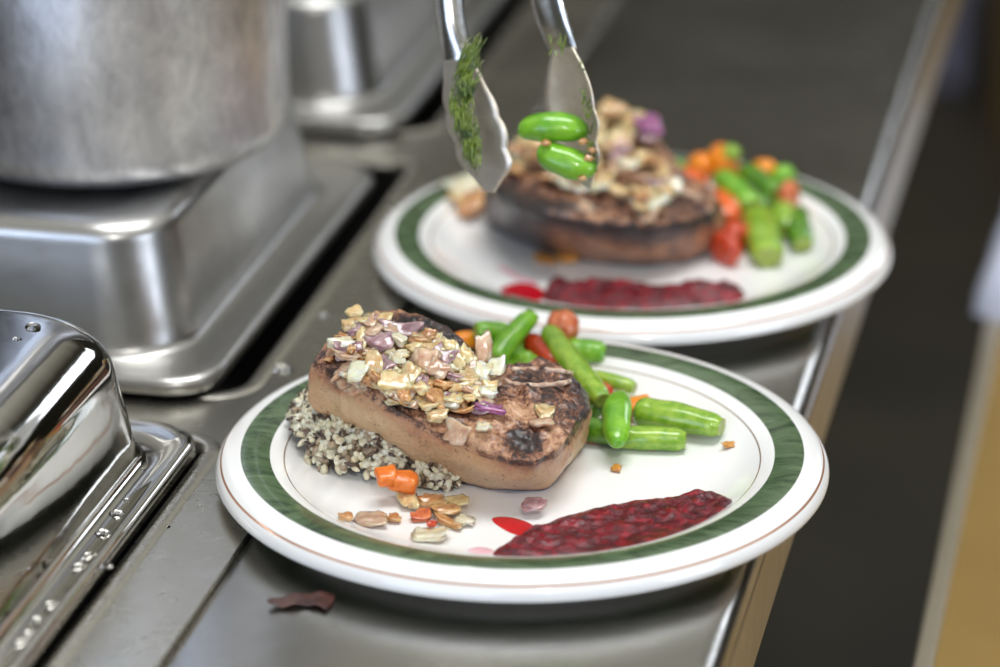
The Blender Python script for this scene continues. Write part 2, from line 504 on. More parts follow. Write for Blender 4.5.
# ------------------------------------------------------------------ pans
def pan(name, x1, y0, y1, label, mat, H=.066, z0=.004, rot=0., fl_w=.024, draft=.009, rtop=.011, rc=.05, groove=True):
    hx = .265; hy = (y1 - y0) / 2; cx = x1 - hx; cy = (y0 + y1) / 2
    root = empty(name, (cx, cy, z0), rot); tag(root, label, 'pan')
    prof = [(0, .000, rc), (.0008, .0055, rc), (.003, .0078, rc), (.006, .0066, rc), (.009, .0052, rc), (fl_w - .005, .0056, rc), (fl_w - .002, .0062, rc), (fl_w, .0078, rc), (fl_w + .0015, .0115, rc)]
    zt = H
    for k in range(1, 7):
        t = k / 7; prof.append((fl_w + .0015 + (draft) * t, .0125 + (zt - rtop - .0125) * t, rc))
    xin = fl_w + .0015 + draft
    for k in range(0, 9):
        a = R(90 * k / 8); prof.append((xin + rtop * (1 - math.cos(a)), zt - rtop + rtop * math.sin(a), rc))
    xin += rtop
    if groove:
        prof += [(xin + .012, zt, rc), (xin + .0145, zt - .0015, rc), (xin + .017, zt - .0018, rc)]
    prof.append((xin + .05, zt - .0018 if groove else zt, rc * .6)); prof.append((xin + .08, zt - .002, rc * .4))
    loops = [[(x, y, z) for x, y in rrect(hx - d, hy - d, max(.008, (c * .80 - (d - .02) * .2) if d > .012 else c * .5 + d * 1.0), 12)] for d, z, c in prof]
    V, Fc = loft(loops, False, True)
    o = mesh('pan_shell', V, Fc, mat, root)
    s = o.modifiers.new('s', 'SOLIDIFY'); s.thickness = .0012; s.offset = -1
    return root, o


p_mid, p_mid_o = pan('hotel_pan', -.166, .050, .388, 'upturned steel pan with the aluminium pot standing on it', M['pan_steel'], H=.072, z0=.0065)
p_far, p_far_o = pan('hotel_pan', -.176, .460, .798, 'upturned steel pan behind the aluminium pot, farthest from the plates', M['pan_steel'], H=.072, z0=.0065)
p_near, p_near_o = pan('hotel_pan', -.1520, -.333, .0065, 'shiny upturned steel pan nearest the front, mirroring the plate in its rounded side', M['polished_steel'],
                       H=.077, z0=.0065, rtop=.030, draft=.006, fl_w=.017, rc=.045, groove=False)
for p in (p_mid, p_far, p_near): p['group'] = 'upturned pans on the steam table'

# ------------------------------------------------------------------ pot
pc = at(108, 180, .077); pc = Vector((-.268, .212, .0790))
PR = .0955
pot = empty('stock_pot', pc)
tag(pot, 'large scuffed aluminium stock pot standing on the upturned pan', 'pot')
prof = [(0.0005, .002), (PR - .028, .002), (PR - .026, 0), (PR - .020, 0), (PR - .010, .0025), (PR - .003, .009), (PR, .018), (PR, .20), (PR, .212), (PR + .003, .215), (PR + .003, .219), (PR - .001, .221),
        (PR - .003, .219), (PR - .003, .02), (PR - .012, .006), (0.0005, .006)]
V, Fc = lathe(prof, 128)
mesh('pot_wall', V, Fc, M['aluminium'], pot)
for s in (-1, 1):
    pts = [(s * (PR - .001), -.04, .17), (s * (PR + .02), -.038, .172), (s * (PR + .034), -.02, .173), (s * (PR + .034), .02, .173), (s * (PR + .02), .038, .172), (s * (PR - .001), .04, .17)]
    o = MB().tube(resample([Vector(p) for p in pts], 30, False), .005).build('handle', M['aluminium'], pot, True)
    o.rotation_euler = (0, 0, R(80))

# ------------------------------------------------------------------ plates
def plate_z(r):
    P = [(0, .0085), (.086, .0085), (.094, .0094), (.102, .0124), (.108, .0158), (.1135, .0184), (.120, .0200), (.128, .0200), (.133, .0190), (.137, .0165), (.140, .0125)]
    for (a, za), (b, zb) in zip(P, P[1:]):
        if r <= b: return za + (zb - za) * (r - a) / (b - a)
    return .0125


def make_plate(center, label):
    pr = [(0.0004, .0085), (.04, .0085), (.07, .0085), (.086, .0086), (.091, .0090), (.095, .0098), (.099, .0112), (.103, .0130), (.1065, .0150), (.1082, .0160), (.1100, .0170), (.1130, .0182), (.1165, .0193), (.120, .01985), (.124, .0202),
          (.128, .0200), (.131, .0195), (.134, .0186), (.1363, .0174), (.138, .0158), (.1392, .0140), (.1399, .0122), (.1400, .0108), (.1394, .0098), (.138, .0094), (.134, .0105), (.128, .0122), (.120, .0124), (.112, .0108), (.104, .0072), (.096, .0045), (.091, .0034),
          (.0885, .0008), (.087, 0), (.085, 0), (.0835, .0008), (.082, .0032), (.0004, .0036)]
    V, Fc = lathe(pr, 192)
    o = mesh('dinner_plate', V, Fc, M['plate']); o.location = center
    tag(o, label, 'plate', 'green-rimmed dinner plates'); return o


make_plate(PC1, 'white dinner plate with marbled green band, the nearer one in sharp focus')
make_plate(PC2, 'blurred white dinner plate with dark green band, farther back under the tongs')


def on_plate(x, y, pc, dz=0.):
    z = .0085
    for _ in range(12):
        p = at(x, y, z + dz); z = plate_z((Vector((p.x, p.y, 0)) - pc).length)
    return at(x, y, z + dz)


# ------------------------------------------------------------------ chops
def make_chop(name, label, top, bot, charspots, pc, seed=0, rings=60, ns=300, sb=.20):
    """top / bot: matched outlines as (px, py, z)."""
    T = resample([at(a, b, z) for a, b, z in top], ns); Bt = resample([at(a, b, z) for a, b, z in bot], ns)
    n = len(T); cen = sum(T, Vector()) / n
    V = []; side = []; ch = []
    def char(p, base):
        x, y = pix(p); v = base
        for (sx, sy, rx, ry, amp) in charspots:
            q = ((x - sx) / rx) ** 2 + ((y - sy) / ry) ** 2
            v += amp * math.exp(-q)
        return v
    cb = sum(Bt, Vector()) / n
    loops = []
    # bottom ring, wall rings, top edge
    for j, t in enumerate([i / 14 for i in range(15)]):
        for k in range(n):
            p = Bt[k].lerp(T[k], t)
            out = (T[k] - cen); out.z = 0; out.normalize()
            b = math.sin(t * PI) ** .7 * .0028
            p = p + out * b
            p = p + out * (.0022 * fbm(p + Vector((seed, 0, 0)), 70, 5))
            if t > .85: p = p - out * (.0012 * (t - .85) / .15)
            V.append(p); side.append(1. if t < .82 else max(0, 1 - (t - .82) / .16))
            ch.append(char(p, sb + (.42 * max(0, (t - .62) / .38)) + (.35 * (1 - t / .12) if t < .12 else 0)))
    for j in range(1, rings + 1):
        t = j / rings
        for k in range(n):
            p = T[k].lerp(cen, t ** 1.1)
            e = min(1, t * 7)
            p = p + Vector((0, 0, 1)) * (.0026 * math.sqrt(e) * min(1, (1 - t) * 3 + .5))
            q = Vector((p.x + seed, p.y, 0))
            p.z += (.0034 * fbm(q, 45, 4) + .0016 * fbm(q, 170, 4)) * (1 - max(0, t - .85) / .15 * .9)
            V.append(p); side.append(0); ch.append(char(p, .42))
    Fc = []
    tot = 15 + rings
    for i in range(tot - 1):
        for k in range(n):
            k2 = (k + 1) % n
            Fc.append((i * n + k, i * n + k2, (i + 1) * n + k2, (i + 1) * n + k))
    Fc.append(tuple(range(n))); Fc.append(tuple((tot - 1) * n + k for k in range(n)))
    o = mesh(name, V, Fc, M['chop'], attrs={'side': side, 'char': ch})
    tag(o, label, 'pork chop', 'seared chops'); 
    bvh = BVHTree.FromPolygons([tuple(v) for v in V], Fc)
    return o, bvh


top1 = [(314, 362, .058), (334, 372, .056), (365, 390, .0525), (400, 412, .048), (440, 434, .043), (480, 452, .039), (515, 462, .036), (548, 458, .035), (566, 446, .036), (577, 424, .037), (585, 404, .039), (580, 386, .040), (566, 372, .042),
        (540, 367, .045), (505, 368, .048), (484, 360, .052), (466, 343, .059), (445, 328, .064), (420, 317, .068), (395, 311, .070), (370, 313, .069), (348, 323, .066), (328, 342, .062)]
bot1 = [(313, 410, .034), (334, 419, .030), (362, 436, .024), (398, 456, .0165), (438, 474, .0105), (478, 486, .0088), (515, 491, .0088), (545, 488, .0088), (562, 472, .0088), (574, 455, .0088), (583, 436, .0088), (584, 424, .0088), (572, 414, .0088),
        (545, 408, .010), (505, 410, .012), (484, 406, .016), (466, 395, .020), (445, 385, .024), (420, 377, .028), (395, 372, .032), (370, 374, .034), (348, 384, .036), (328, 396, .036)]
spots1 = [(524, 440, 22, 13, .50), (535, 380, 52, 13, .32), (405, 322, 34, 9, .45), (455, 338, 34, 13, .45), (582, 402, 14, 30, .30), (570, 460, 25, 14, .05), (520, 412, 28, 9, -.32), (555, 448, 24, 12, -.34), (498, 398, 16, 12, .15),
          (548, 398, 18, 8, .05), (470, 420, 40, 20, -.05), (350, 380, 28, 8, .25), (400, 408, 30, 8, .25), (450, 440, 20, 6, .1), (480, 448, 30, 8, -.12), (505, 378, 8, 12, -.2), (345, 410, 40, 22, -.2), (440, 460, 50, 15, -.12), (578, 440, 10, 20, .1)]
chop1, bvh1 = make_chop('pork_chop', 'seared bone-in pork chop heaped with onions on the nearer plate', top1, bot1, spots1, PC1)

top2 = [(492, 178, .050), (508, 200, .049), (540, 214, .047), (580, 222, .044), (620, 228, .042), (655, 228, .040), (690, 222, .038), (712, 212, .036), (718, 198, .037), (704, 184, .042), (684, 172, .047), (668, 152, .054),
        (655, 134, .058), (630, 126, .060), (600, 122, .060), (570, 128, .058), (540, 140, .055), (512, 156, .052)]
bot2 = [(488, 222, .0088), (505, 234, .0088), (538, 250, .0088), (580, 260, .0088), (620, 265, .0088), (655, 266, .0088), (690, 260, .0088), (714, 248, .0088), (722, 232, .0088), (708, 222, .0088), (688, 215, .0088), (672, 205, .0088),
        (655, 195, .0088), (630, 190, .0088), (600, 188, .0088), (570, 190, .0088), (540, 200, .0088), (512, 210, .0088)]
spots2 = [(510, 215, 30, 25, .45), (570, 235, 40, 12, .1), (500, 190, 20, 20, .3), (690, 225, 25, 14, .12), (560, 205, 60, 8, .3), (600, 250, 40, 10, .0), (640, 240, 30, 8, .2), (660, 195, 20, 10, .2), (520, 240, 30, 10, .3)]
chop2, bvh2 = make_chop('pork_chop', 'blurred dark seared pork chop with onions on the farther plate', top2, bot2, spots2, PC2, 3., 40, 200, .56)
ch2d = chop2.data.attributes['char']


def hit(bvh, x, y, dx=0.):
    h = bvh.ray_cast(CAM, ray(x, y).normalized())
    return h[0], h[1]


def surf(bvh, pc, x, y):
    """point and normal on the chop, else on the plate"""
    p, nrm = hit(bvh, x, y)
    if p is None: return on_plate(x, y, pc), Vector((0, 0, 1))
    if nrm.dot(ray(x, y)) > 0: nrm = -nrm
    return p, nrm


# bone of the front chop: a hollow rim of pale bone let into the top
bonepts = [(503, 371), (516, 369), (535, 369), (553, 370), (568, 372), (574, 376), (569, 381), (552, 384), (534, 385), (517, 384), (506, 380)]
BP = [surf(bvh1, PC1, *p)[0] + Vector((0, 0, -.0003)) for p in bonepts]
bp = resample(BP, 66)
mb = MB().tube(bp, [.0013 + .0002 * math.sin(i * 1.3) for i in range(len(bp))], 8, closed=True)
o = mb.build('bone', M['bone'], None, True); o.parent = chop1; o['label'] = 'pale bone rim in the chop'
BP = [surf(bvh2, PC2, *p)[0] + Vector((0, 0, .0008)) for p in ((655, 165), (668, 180), (682, 193), (700, 201))]
o = MB().tube(resample(BP, 16, False), .0022, 8).build('bone', M['bone'], chop2, True); o['label'] = 'pale curved bone along the chop'


# ------------------------------------------------------------------ food piece meshes
def roundbox(sx, sy, sz, e=.45, bend=0., nz=.08, seed=0, nu=18, nv=10, taper=0.):
    V = []; Fc = []
    def sp(c): return math.copysign(abs(c) ** e, c)
    rnd = random.Random(seed); off = Vector((rnd.uniform(0, 50), rnd.uniform(0, 50), rnd.uniform(0, 50)))
    for j in range(nv + 1):
        b = -PI / 2 + PI * j / nv
        for i in range(nu):
            a = 2 * PI * i / nu
            p = Vector((sp(math.cos(b)) * sp(math.cos(a)), sp(math.cos(b)) * sp(math.sin(a)), sp(math.sin(b))))
            p *= 1 + nz * noise.noise(p * 1.3 + off) * 2
            p.x *= sx * (1 + taper * p.y); p.y *= sy; p.z *= sz
            p.z += bend * p.x * p.x / max(sx, 1e-5) - bend * sx * .35
            V.append(p)
    for j in range(nv):
        for i in range(nu):
            i2 = (i + 1) % nu; Fc.append((j * nu + i, j * nu + i2, (j + 1) * nu + i2, (j + 1) * nu + i))
    bm = bmesh.new(); vs = [bm.verts.new(v) for v in V]
    for f in Fc: bm.faces.new([vs[i] for i in f])
    bmesh.ops.remove_doubles(bm, verts=bm.verts, dist=1e-6)
    bmesh.ops.dissolve_degenerate(bm, edges=bm.edges, dist=1e-6)
    bm.verts.index_update()
    V = [v.co.copy() for v in bm.verts]; Fc = [tuple(v.index for v in f.verts) for f in bm.faces]; bm.free()
    return V, Fc


def basis(nrm, ang):
    """z along nrm, x turned by ang in the picture-ish horizontal"""
    z = nrm.normalized(); x = (r0 - z * r0.dot(z)).normalized(); y = z.cross(x)
    c, s = math.cos(ang), math.sin(ang)
    X = x * c + y * s; Y = y * c - x * s
    return Matrix((X, Y, z)).transposed().to_4x4()


def blend_n(n, k=.5):
    return (n * k + Vector((0, 0, 1)) * (1 - k)).normalized()


PX = 1 / 2190.
rng = random.Random(7)


def chip(kind, name, x, y, L, W, ang, pc, bvh, lift, label, group, th=.0015, bend=None, tilt=None, cat='onion', k=.45, e=.68):
    p, nrm = surf(bvh, pc, x, y) if bvh else (on_plate(x, y, pc), Vector((0, 0, 1)))
    sc = PX * (1.0 if pc is PC1 else 1.16)
    V, Fc = roundbox(L * sc / 2, W * sc / 2, th * rng.uniform(.75, 1.1), e, rng.uniform(.0, .25) if bend is None else bend, .30, rng.random() * 99, 22, 12, rng.uniform(-.25, .25))
    o = mesh(name, V, Fc, M[kind])
    nn = blend_n(nrm, k)
    nn = (nn + Vector((rng.uniform(-1, 1), rng.uniform(-1, 1), 0)) * (.25 if tilt is None else tilt)).normalized()
    mt = basis(nn, ang); mt.translation = p + Vector((0, 0, lift + th * .8))
    o.matrix_world = mt
    tag(o, label, cat, group)
    return o


# ------------------------------------------------------------------ onions on the front chop
G1 = 'cooked onion pieces heaped on the front chop'
LBL1 = {'Y': 'golden translucent onion piece in the heap on the front chop', 'W': 'glossy whitish onion piece in the heap on the front chop',
        'P': 'purple-tinged red onion piece in the heap on the front chop', 'R': 'soft pinkish brown onion piece in the heap on the front chop',
        'B': 'browned onion piece in the heap on the front chop', 'V': ''}
KM = {'Y': 'onion_yellow', 'W': 'onion_white', 'P': 'onion_purple', 'R': 'onion_pink', 'B': 'onion_brown', 'V': 'onion_violet'}
# filler underneath
poly = [(328, 348), (342, 327), (368, 322), (400, 334), (440, 346), (476, 360), (504, 374), (498, 398), (482, 412), (455, 416), (425, 410), (395, 402), (360, 388), (336, 370)]
def inside(x, y, P):
    c = False; j = len(P) - 1
    for i in range(len(P)):
        if (P[i][1] > y) != (P[j][1] > y) and x < (P[j][0] - P[i][0]) * (y - P[i][1]) / (P[j][1] - P[i][1]) + P[i][0]: c = not c
        j = i
    return c
cnt = 0
while cnt < 140:
    x, y = rng.uniform(325, 505), rng.uniform(315, 412)
    if not inside(x, y, poly): continue
    k = rng.choice('YYYRRBBPYWR'); cnt += 1
    chip(KM[k], 'onion_piece', x, y + 3, rng.uniform(13, 27), rng.uniform(10, 21), rng.uniform(0, PI), PC1, bvh1, rng.uniform(0, .0048), LBL1[k], G1 if k == 'Y' else G1 + ', ' + {'R': 'pinkish', 'B': 'browned', 'P': 'purple', 'W': 'whitish'}.get(k, ''))
# top layer by sight: crop coordinates (x5.556 from 320,300): x, y, w, h, kind
topl = [(190, 120, 75, 60, 'Y', .6), (160, 185, 70, 50, 'Y', .4), (235, 150, 90, 60, 'Y', 0), (335, 150, 120, 60, 'Y', -.1), (240, 255, 60, 120, 'Y', 0), (120, 295, 120, 60, 'W', .3), (180, 325, 45, 95, 'B', -.2), (345, 275, 130, 90, 'P', .3),
        (440, 210, 180, 60, 'P', -.1), (440, 275, 60, 60, 'W', .8), (380, 395, 75, 130, 'P', .1), (432, 375, 85, 80, 'W', .4), (220, 430, 110, 110, 'W', -.4), (300, 410, 75, 120, 'Y', 0), (200, 495, 80, 50, 'R', -.4), (415, 520, 150, 100, 'Y', .2),
        (500, 475, 80, 120, 'Y', -.4), (560, 270, 100, 50, 'B', -.2), (605, 320, 180, 75, 'Y', .25), (590, 400, 130, 110, 'R', -.2), (690, 370, 110, 100, 'P', -.4), (655, 445, 100, 80, 'R', -.6), (760, 365, 55, 150, 'Y', .2), (812, 350, 60, 100, 'Y', 0),
        (905, 330, 75, 150, 'R', 0), (895, 440, 85, 110, 'W', 0), (800, 485, 150, 45, 'R', -.2), (790, 530, 130, 75, 'Y', -.1), (550, 530, 70, 130, 'Y', .4), (640, 580, 90, 110, 'B', .2), (930, 570, 90, 65, 'W', 0), (470, 580, 60, 60, 'B', .3),
        (310, 500, 70, 60, 'B', .2), (690, 520, 80, 60, 'B', -.2), (860, 560, 60, 60, 'Y', .2), (520, 300, 70, 70, 'Y', .5), (720, 290, 60, 50, 'Y', .2), (610, 250, 70, 50, 'B', .2), (280, 180, 60, 60, 'R', .2)]
for (cx, cy, w, h, k, a) in topl:
    x = 320 + cx / 5.556; y = 300 + cy / 5.556
    gsuf = '' if k == 'Y' else ', ' + {'R': 'pinkish', 'B': 'browned', 'P': 'purple', 'W': 'whitish'}[k]
    # screen height of a chip lying flat is foreshortened: stand tall ones up
    W = h / 5.556 * (1.25 if h > w else 1.5)
    chip(KM[k], 'onion_piece', x, y + 4, w / 5.556 * 1.12, W, a, PC1, bvh1, rng.uniform(.0035, .0060), LBL1[k], G1 + gsuf, th=.0019, tilt=.15, k=.75)
def one(kind, x, y, L, W, a, lab, name='onion_piece', lift=.001, **kw):
    return chip(kind, name, x, y, L, W, a, PC1, kw.pop('bvh', bvh1), lift, lab, kw.pop('group', None), **kw)
one('onion_violet', 490, 415, 34, 16, -.1, 'bright violet red onion slice lying on the meat of the front chop', lift=.002)
one('onion_white', 453, 412, 15, 13, -.3, 'small bright white onion bit low on the front chop', lift=.003, th=.002)
one('onion_pink', 457, 438, 25, 22, -.5, 'pinkish onion flake nearest the rim of the front chop', lift=.001)
one('onion_white', 483, 431, 15, 18, 0, 'small pale onion bit below the violet slice on the front chop')
one('onion_yellow', 545, 416, 18, 22, .2, 'lone translucent yellow onion bit by the bone of the front chop')
one('onion_pink', 538, 427, 26, 17, -.4, 'pale brown onion flake by the charred patch of the front chop')
one('onion_brown', 440, 405, 22, 25, .3, 'browned onion chunk at the lower edge of the front heap', lift=.002)
one('onion_yellow', 437, 420, 20, 15, .1, 'yellow onion chunk below the heap near the rim of the front chop', lift=.001)

# ------------------------------------------------------------------ wild rice mound
def rice(name, label, cx, cy, ax, ay, H, rot, ng, seed, pc):
    rn = random.Random(seed); V = []; Fc = []; mi = []
    ca, sa = math.cos(rot), math.sin(rot)
    def hgt(u, v):
        r2 = (abs(u) ** 2.3 + abs(v) ** 2.3)
        return H * max(0, 1 - r2) ** .55
    def W(u, v):
        X = u * ax; Y = v * ay
        return cx + X * ca - Y * sa, cy + X * sa + Y * ca
    # core
    nr, na = 14, 48
    for j in range(nr + 1):
        for i in range(na):
            r = j / nr; a = 2 * PI * i / na
            u, v = r * math.cos(a) * .95, r * math.sin(a) * .95; x, y = W(u, v)
            V.append((x, y, plate_z((Vector((x, y, 0)) - pc).length) + max(0.0, hgt(u, v) - .0015)))
    for j in range(nr):
        for i in range(na):
            i2 = (i + 1) % na; Fc.append((j * na + i, j * na + i2, (j + 1) * na + i2, (j + 1) * na + i)); mi.append(1)
    for _ in range(ng):
        a = rn.uniform(0, 2 * PI); r = math.sqrt(rn.random()) * rn.choice((1, 1, 1, 1.03)); u, v = r * math.cos(a), r * math.sin(a)
        x, y = W(u, v); z = plate_z((Vector((x, y, 0)) - pc).length) + hgt(u, v) * rn.uniform(.93, 1.04) + rn.uniform(-.0006, .001)
        z = max(z, plate_z((Vector((x, y, 0)) - pc).length) + .001)
        k = rn.choices((0, 1, 2), (.52, .23, .25))[0]
        L = rn.uniform(.0023, .0038) * (1.6 if k == 2 else 1); rd = rn.uniform(.0011, .0021) * (.55 if k == 2 else 1)
        d = Vector((rn.uniform(-1, 1), rn.uniform(-1, 1), rn.uniform(-.6, .6))).normalized()
        s = d.orthogonal().normalized(); w = d.cross(s); b = len(V); bendv = s * rn.uniform(-.0006, .0006)
        st_ = [(-1, .35), (-.6, .9), (0, 1.08), (.6, .9), (1, .3)]
        for (t, q) in st_:
            c = Vector((x, y, z)) + d * (t * L) + bendv * (t * t)
            for i in range(6):
                an = PI * i / 3; V.append(c + (s * math.cos(an) + w * math.sin(an)) * rd * q)
        for j in range(4):
            for i in range(6):
                i2 = (i + 1) % 6; Fc.append((b + j * 6 + i, b + j * 6 + i2, b + (j + 1) * 6 + i2, b + (j + 1) * 6 + i)); mi.append(k)
        Fc.append(tuple(b + i for i in range(6))); Fc.append(tuple(b + 24 + i for i in range(6))); mi += [k, k]
    o = mesh(name, V, Fc, [M['rice_white'], M['rice_brown'], M['rice_dark']], None, True, mi)
    tag(o, label, 'rice', None, 'stuff'); return o
pA = on_plate(372, 452, PC1)
rice('wild_rice', 'mound of white and black wild rice under the raised end of the front chop', pA.x, pA.y + .004, .040, .0345, .028, R(-22), 1900, 5, PC1)
pB = on_plate(432, 488, PC1)
rice('wild_rice', 'small spill of wild rice grains where the front chop meets the plate', pB.x, pB.y + .004, .012, .008, .009, R(-10), 110, 8, PC1)


def dice(kind, name, x, y, L, W, th, a, lab, pc, cat, dz, group=None, e=.35):
    p = on_plate(x, y, pc, dz)
    sc = PX * (1.0 if pc is PC1 else 1.16)
    V, Fc = roundbox(L * sc / 2, W * sc / 2, th, e, .05, .16, rng.random() * 99)
    o = mesh(name, V, Fc, M[kind]); mt = basis(Vector((rng.uniform(-.2, .2), rng.uniform(-.4, 0), 1)), a); mt.translation = p; o.matrix_world = mt
    return tag(o, lab, cat, group)
dice('carrot_dice', 'carrot_dice', 386, 477, 19, 20, .0032, .3, 'left one of the two orange carrot dice in the front rice', PC1, 'carrot', .0125)
dice('carrot_dice', 'carrot_dice', 403, 481, 27, 22, .0036, -.1, 'larger right one of the two orange carrot dice in the front rice', PC1, 'carrot', .010)

# loose bits on the front plate, left of the sauce
G2 = 'loose onion bits below the front rice'
loose = [(346, 521, 13, 14, 'onion_brown', .2, 'small amber onion bit, leftmost of the loose bits below the front rice'), (370, 523, 34, 26, 'onion_pink', -.2, 'flat pinkish brown onion flake below the front rice'),
         (394, 522, 13, 14, 'onion_brown', .5, 'small amber onion bit right of the pinkish flake'), (409, 504, 18, 40, 'onion_yellow', .2, 'tall pale yellow onion bit touching the front rice'),
         (434, 507, 26, 26, 'onion_brown', -.3, 'tan onion chunk right of the tall yellow bit'), (458, 508, 20, 26, 'onion_yellow', .3, 'yellow onion bit at the right end of the loose bits'),
         (446, 517, 26, 24, 'onion_brown', .1, 'shiny tan onion chunk in the middle of the loose bits'), (465, 524, 18, 24, 'onion_white', .1, 'pale onion bit nearest the cranberry sauce smear'),
         (431, 538, 32, 30, 'onion_white', -.1, 'whitish onion flake with a red fleck, lowest of the loose bits'), (421, 519, 20, 18, 'tomato_pulp', .3, 'small reddish bit among the loose onion bits'),
         (450, 526, 30, 12, 'onion_brown', -.6, 'thin golden onion strip among the loose bits')]
for i, (x, y, L, W, kd, a, lab) in enumerate(loose):
    chip(kd, 'onion_bit', x, y, L, W, a, PC1, None, .001 + (.0015 if 3 <= i <= 6 else 0), lab, G2, th=.0014, tilt=.12)
chip('tomato', 'tomato_fleck', 432, 531, 10, 9, 0, PC1, None, .003, 'tiny red fleck on the lowest whitish onion flake', None, th=.0008, cat='tomato')
chip('onion_purple', 'onion_piece', 534, 514, 24, 22, -.2, PC1, None, .004, 'purple grey onion flake between the red juice and the front cranberry sauce', None, th=.0012, tilt=.2)


# ------------------------------------------------------------------ beans
def bean(name, a, b, ra, rb, mat, label, bow=.002, cat='bean', group=None, flat=.9, parent=None, round_ends=False, seed=None):
    """a, b 3D ends; ra, rb radii at either end"""
    a = Vector(a); b = Vector(b); ax = (b - a); Lg = ax.length; ax.normalize()
    upv = Vector((0, 0, 1)); s = ax.cross(upv)
    if s.length < .1: s = ax.cross(Vector((0, 1, 0)))
    s.normalize(); w = s.cross(ax)
    rs = random.Random(len(bpy.data.objects) if seed is None else seed); off = Vector((rs.random() * 50, 0, 0))
    n, m = 26, 30; V = []; Fc = []; mi = []
    bend = s * rs.uniform(-1, 1) * bow + w * bow
    for i in range(m + 1):
        t = i / m; r = ra + (rb - ra) * t
        r *= 1 + .10 * math.sin(t * PI) + .02 * math.sin(t * 14 + off.x)
        if round_ends: q = math.sqrt(max(0, 1 - abs(2 * t - 1) ** 3.2)) * .97 + .03
        else:
            e = min(t, 1 - t) * m; q = (.80, .93, .985)[int(e)] if e < 3 else 1
        c = a.lerp(b, t) + bend * math.sin(PI * t)
        for k in range(n):
            an = 2 * PI * k / n
            rk = r * q * (1 + .018 * math.cos(7 * an) + .05 * abs(math.cos(an)) + .06 * noise.noise(Vector((math.cos(an), math.sin(an), t * 4)) + off))
            V.append(c + s * math.cos(an) * rk + w * math.sin(an) * rk * flat)
    for i in range(m):
        for k in range(n):
            k2 = (k + 1) % n; Fc.append((i * n + k, i * n + k2, (i + 1) * n + k2, (i + 1) * n + k)); mi.append(0)
    # sunken cut ends
    for base, sgn, rad in ((0, 1, ra), (m * n, -1, rb)):
        cc = a if sgn == 1 else b; st0 = len(V)
        for k in range(n): V.append(cc.lerp(V[base + k], .72) + ax * sgn * .0003)
        for k in range(n):
            k2 = (k + 1) % n; Fc.append((base + k, base + k2, st0 + k2, st0 + k)); mi.append(1)
        V.append(cc + ax * sgn * .0006)
        for k in range(n): Fc.append((st0 + k, st0 + (k + 1) % n, len(V) - 1)); mi.append(1)
    o = mesh(name, V, Fc, [M[mat], M['bean_end'] if mat.startswith('bean') and not round_ends else M[mat]], parent, True, mi)
    if label: tag(o, label, cat, group)
    return o


def pb(pc, x, y, h):  # a point h metres above the plate surface, seen at x, y
    return on_plate(x, y, pc, h)


GB = 'green bean pieces on the nearer plate'
q = PC1; P_ = lambda x, y, h: pb(q, x, y, h)
bean('green_bean', P_(638, 411, .0085), P_(722, 427, .0062), .0075, .0056, 'bean', 'large pale green bean piece, farthest right of the beans on the nearer plate', .0005, group=GB)
bean('green_bean', P_(618, 437, .0055), P_(686, 440, .0055), .0056, .0053, 'bean', 'green bean piece with browned cut end, lying in front of the large pale one', .0002, group=GB)
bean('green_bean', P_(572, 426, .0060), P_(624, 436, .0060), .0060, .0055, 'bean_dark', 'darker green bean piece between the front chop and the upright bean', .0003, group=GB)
bean('green_bean', P_(621, 394, .0150), P_(617, 446, .0115), .0060, .0058, 'bean_bright', 'short bright green bean propped upright across the other beans', .0012, group=GB, round_ends=True)
bean('green_bean', P_(549, 331, .0230), P_(603, 401, .0150), .0052, .0052, 'bean', 'long green bean leaning diagonally over the pile on the nearer plate', -.0008, group=GB)
bean('green_bean', P_(566, 349, .0130), P_(605, 353, .0110), .0058, .0056, 'bean_bright', 'short green bean behind the diagonal one, lying level', .0003, group=GB)
bean('green_bean', P_(590, 377, .0080), P_(635, 388, .0060), .0040, .0036, 'bean', 'slim green bean behind the upright bright one', .0006, group=GB)
bean('green_bean', P_(494, 360, .0160), P_(532, 315, .0190), .0052, .0048, 'bean_bright', 'light green bean rising at the back of the front chop', .0010, group=GB)
bean('green_bean', P_(475, 331, .0130), P_(510, 333, .0120), .0050, .0050, 'bean_bright', 'green bean mostly hidden behind the rising light green one', .0003, group=GB)
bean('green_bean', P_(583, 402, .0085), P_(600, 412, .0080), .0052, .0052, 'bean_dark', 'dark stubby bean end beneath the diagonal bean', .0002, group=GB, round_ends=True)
# ruffled opened pod
def pod(name, x, y, L, W, h, pc, mat, lab, grp):
    p = pb(pc, x, y, h); V, Fc = roundbox(L * PX / 2, W * PX / 2, .005, .7, .1, .35, 3, 40, 24)
    V = [Vector((v.x, v.y, v.z + .0016 * math.sin(v.x * 700) * math.cos(v.y * 500))) for v in V]
    o = mesh(name, V, Fc, M[mat]); mt = basis(Vector((0, -.5, 1)), .1); mt.translation = p; o.matrix_world = mt
    return tag(o, lab, 'bean', grp)
pod('bean_pod', 507, 356, 52, 44, .012, PC1, 'bean_bright', 'broad glossy opened green pod behind the front chop', GB)
bean('carrot_piece', P_(450, 342, .013), P_(480, 339, .014), .0046, .0042, 'carrot', 'rounded orange carrot piece behind the front chop', .0002, 'carrot', round_ends=True)
bean('tomato_piece', P_(524, 336, .0185), P_(563, 369, .0130), .0052, .0052, 'tomato', 'long red tomato wedge between the pod and the diagonal bean', .0005, 'tomato', round_ends=True)
bean('tomato_piece', P_(546, 328, .020), P_(580, 326, .0190), .0085, .0075, 'tomato_pulp', 'wrinkled orange red tomato at the very back of the nearer plate', .0003, 'tomato', round_ends=True)
bean('tomato_piece', P_(598, 388, .0065), P_(608, 396, .0065), .0045, .0040, 'tomato', 'small red tomato bit peeking out beside the diagonal bean', .0002, 'tomato', round_ends=True)
